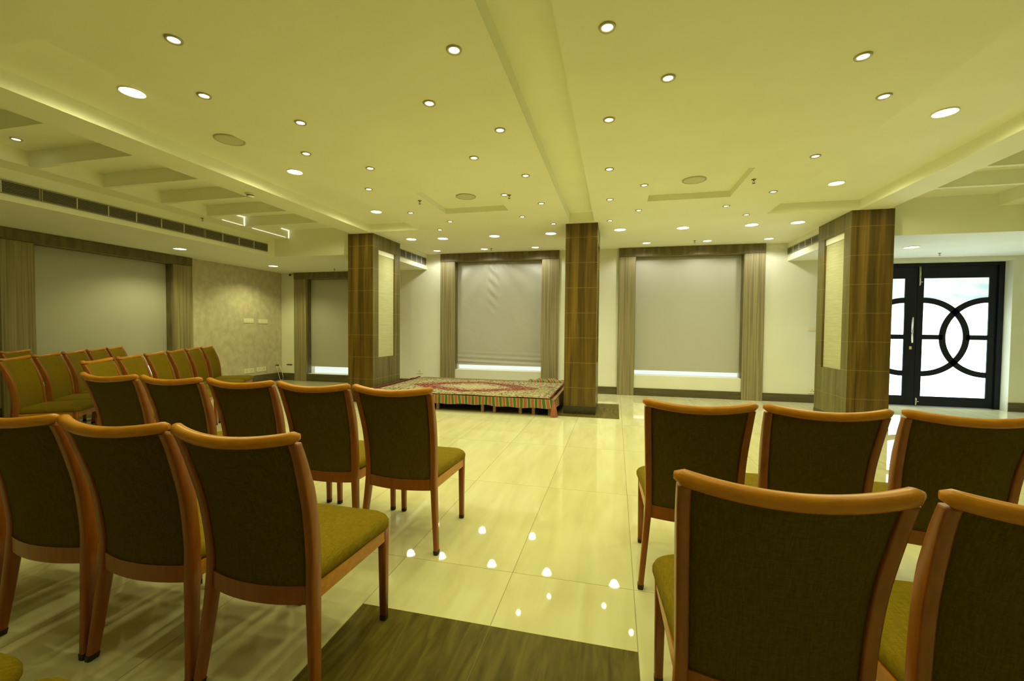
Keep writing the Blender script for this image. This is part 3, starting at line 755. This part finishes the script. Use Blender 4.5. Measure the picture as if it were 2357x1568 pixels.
def make_chair():
    t=bpy.data.objects.new('banquet_chair',None); COL.objects.link(t); t.empty_display_size=.1
    W,PW=M['chair_wood'],M['post_wood']
    # rear legs continuing into back posts
    for s in (1,-1):
        rings=[]
        for (x,y,z) in POST:
            if z<.02: continue
            k=1-.25*max(0,(.38-z)/.38); rings.append(rsec(s*x,y-.004*max(0,(z-.75)/.17),z,.030*k+.002,.048*k-.016*max(0,(z-.75)/.17)))
        x,y,z=post_at(.02); rings=[rsec(s*x,y,.02,.026,.038)]+rings
        m=MB(); m.rings(rings); l=m.build('leg',PW,t)
        m=MB(); m.rings([rsec(s*.238,-.266,0,.026,.038),rsec(s*x,y,.021,.0295,.0395)],smooth=False); m.build('foot_cap',M['rubber'],l)
    # front legs
    for s in (1,-1):
        m=MB(); m.rings([rsec(s*.212,.214,.02,.030,.030),rsec(s*.212,.211,.25,.035,.035),rsec(s*.212,.210,.41,.038,.038)])
        l=m.build('leg',PW,t)
        m=MB(); m.rings([rsec(s*.212,.214,0,.030,.030),rsec(s*.212,.214,.021,.0315,.0315)],smooth=False); m.build('foot_cap',M['rubber'],l)
    # seat frame: side rails, front rail, bowed rear rail
    m=MB(); z0,z1=.355,.408
    for s in (1,-1):
        x0=.203; x1=.218
        b=len(m.v); m.v+=[(s*(x0-.012),-.225,z0),(s*(x0+.012),-.225,z0),(s*(x1+.010),.215,z0),(s*(x1-.014),.215,z0),(s*(x0-.012),-.225,z1),(s*(x0+.012),-.225,z1),(s*(x1+.010),.215,z1),(s*(x1-.014),.215,z1)]
        for q in ((0,3,2,1),(4,5,6,7),(0,1,5,4),(1,2,6,5),(2,3,7,6),(3,0,4,7)): m.face([b+i for i in (q if s>0 else q[::-1])])
    m.box(-.212,.212,.212,.232,z0,z1)
    m.build('seat_frame',W,t)
    m=MB(); rings=[]; n=16
    for i in range(n+1):
        u=-1+2*i/n; x=.200*u; zz=.375; y=-.232-bow(zz)*(1-u*u)
        rings.append([(x,y-.013,z0-.005),(x,y-.013,z1+.004),(x,y+.012,z1+.004),(x,y+.012,z0-.005)])
    m.rings(rings,True,True,0,False); m.build('rear_rail',PW,t)
    # top rail
    m=MB(); rings=[]; n=26; K=12
    for i in range(n+1):
        u=-1+2*i/n; x=.244*u; e=abs(u)
        sc=1 if e<.96 else math.sqrt(max(.12,1-((e-.96)/.045)**2))
        y=-.335-.052*(1-u*u); z=.918+.022*u*u
        dy=-.052*-2*u/.244
        tx=Vector((1,dy,0)).normalized(); nx=Vector((-tx.y,tx.x,0))
        ring=[]
        for k in range(K):
            a=2*PI*k/K; c,sn=math.cos(a),math.sin(a)
            p=Vector((x,y,z))+nx*(.019*sc*math.copysign(abs(c)**.8,c))+Vector((0,0,  .0195*sc*math.copysign(abs(sn)**.8,sn)))
            ring.append(tuple(p))
        rings.append(ring[::-1])
    m.rings(rings); m.build('top_rail',W,t)
    # upholstered back
    def surf(side):
        def fn(a,b):
            u=-1+2*a; z=.40+b*(.918-.40)
            px,py,_=post_at(z); hw=px-.013
            y=py-bow(z)*(1-u*u)
            e=min(1,(1-abs(u))/.12); eb=min(1,b/.05,(1-b)/.04+.3)
            pad=math.sin(PI/2*e)*math.sin(PI/2*min(1,eb))
            y+= -.010-.006*pad if side<0 else .008+.020*pad
            return (hw*u,y,z)
        return fn
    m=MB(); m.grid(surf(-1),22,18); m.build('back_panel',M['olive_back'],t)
    m=MB(); m.grid(surf(1),22,18,flip=True); m.build('back_cushion',M['olive'],t)
    # seat cushion
    def outline(ins,z,n=10):
        rw,fw=.212-ins,.243-ins; y0,y1=-.222+ins*.6,.256-ins; rr,rf=.02,.075
        pts=[]
        def corner(cx,cy,r,a0):
            for i in range(n+1):
                a=a0+PI/2*i/n; pts.append((cx+r*math.cos(a),cy+r*math.sin(a),z))
        corner(fw-rf,y1-rf,rf,0); corner(-fw+rf,y1-rf,rf,PI/2); corner(-rw+rr,y0+rr,rr,PI); corner(rw-rr,y0+rr,rr,1.5*PI)
        # bowed front edge
        return [(x,y+(.018*(1-(x/fw)**2) if y>.1 else 0),zz) for x,y,zz in pts]
    m=MB(); rings=[outline(i,z) for i,z in ((.016,.408),(.004,.412),(0,.422),(0,.436),(.006,.450),(.018,.460),(.045,.468),(.09,.473),(.14,.475))]
    m.rings(rings); m.build('seat',M['olive'],t)
    return t
C0=make_chair(); first=[True]
def chair(x,y,rz,label,group):
    c=C0 if first[0] else copy_tree(C0); first[0]=False
    c.location=(x,y,0); c.rotation_euler=(0,0,rz); tag(c,label,'chair',group)
g='chairs in the nearest left row'
YA=1.462
for i,(x,lab) in enumerate([(-1.18,'aisle-end chair of the nearest left row, olive seat beside the dark floor inlay'),(-1.69,'second olive banquet chair from the aisle in the nearest left row'),(-2.197,'third olive banquet chair from the aisle in the nearest left row'),(-2.71,'olive banquet chair cut by the left photo edge in the nearest left row')]):
    chair(x,YA,0,lab,g)
g='chairs in the second left row'
for i,(x,lab) in enumerate([(-1.20,'aisle-end chair of the second left row, facing the rug-covered stage'),(-1.708,'second olive chair from the aisle in the second left row'),(-2.22,'third olive chair from the aisle in the second left row'),(-2.755,'fourth olive chair from the aisle in the second left row'),(-3.28,'olive chair at the left end of the second left row, beside the angled chairs')]):
    chair(x,2.50,0,lab,g)
g='chairs of the row behind the nearest left row'
chair(-1.605,.475,0,'olive chair seat corner showing at the bottom left photo corner',g)
chair(-1.093,.455,0,'olive chair seat edge barely showing along the bottom left photo edge',g)
g='chairs in the right block'
chair(.378,2.455,0,'aisle-end olive chair of the far right row, before the smooth blind',g)
chair(.89,2.455,0,'second olive chair from the aisle in the far right row, before the right column',g)
chair(1.425,2.48,0,'third olive chair from the aisle in the far right row, before the dark double door',g)
chair(.384,1.40,0,'large aisle-end olive chair in the nearest right row with its full back facing the camera',g)
chair(.907,1.41,0,'olive chair cut by the right photo edge in the nearest right row',g)
# angled rows on the left, facing the stage aisle
def angled(px,py,dirx,diry,n,pitch,labels,group,rz,s=1.0):
    # (px,py) far top corner of first chair; chairs step along (dirx,diry)
    for i in range(n):
        cx,cy=px+dirx*pitch*i,py+diry*pitch*i
        # far corner is the chair's local left end of the rail (-.25,-.283)
        lx,ly=.25,-.283
        lx=-lx if False else lx
        c,sn=math.cos(rz),math.sin(rz)
        ex,ey=-.245*c-(-.335)*sn,-.245*sn+(-.335)*c
        chair(cx-ex,cy-ey,rz,labels[i],group)
on=['nearest','second','third','fourth','fifth','sixth']
ANG=math.radians(-58)
dx,dy_=-.52,.854
angled(-4.86,3.24,dx,dy_,6,.56,['olive chair turned sideways, %s from the camera in the front angled row'%o for o in on],'front angled row of chairs',ANG)
angled(-5.92,3.19,-.605,.796,5,.565,['olive chair turned sideways, %s from the camera in the rear angled row along the blind'%o for o in on],'rear angled row of chairs',math.radians(-54))
angled(-7.27,3.92,dx,dy_,1,.56,['lone olive chair far left against the wood post beside the wide blind'],'single far left chair',ANG)

# ------------------------------------------------------------------ camera, world, view
sc=bpy.context.scene
cam=bpy.data.cameras.new('camera'); co=bpy.data.objects.new('camera',cam); COL.objects.link(co); sc.camera=co
cam.sensor_width=36; cam.lens=991.75/2357*36; cam.clip_start=.02; cam.clip_end=100
yaw,pit,rol=math.radians(13.468),math.radians(1.661),math.radians(-.528)
f=Vector((-math.sin(yaw)*math.cos(pit),math.cos(yaw)*math.cos(pit),-math.sin(pit)))
r=Vector((math.cos(yaw),math.sin(yaw),0)); d=f.cross(r)
r2=r*math.cos(rol)+d*math.sin(rol); d2=r*-math.sin(rol)+d*math.cos(rol)
co.matrix_world=Matrix(((r2.x,-d2.x,-f.x,0),(r2.y,-d2.y,-f.y,0),(r2.z,-d2.z,-f.z,1.28),(0,0,0,1)))
w=bpy.data.worlds.new('world'); sc.world=w; w.use_nodes=True
w.node_tree.nodes['Background'].inputs[0].default_value=(.8,.9,1,1); w.node_tree.nodes['Background'].inputs[1].default_value=.3
sc.view_settings.view_transform='Standard'; sc.view_settings.look='None'; sc.view_settings.exposure=.04; sc.view_settings.gamma=1
sc.cycles.use_denoising=True; sc.cycles.adaptive_threshold=.02; sc.cycles.max_bounces=7; sc.cycles.diffuse_bounces=5; sc.cycles.caustics_reflective=False; sc.cycles.caustics_refractive=False
sc.cycles.sample_clamp_indirect=6
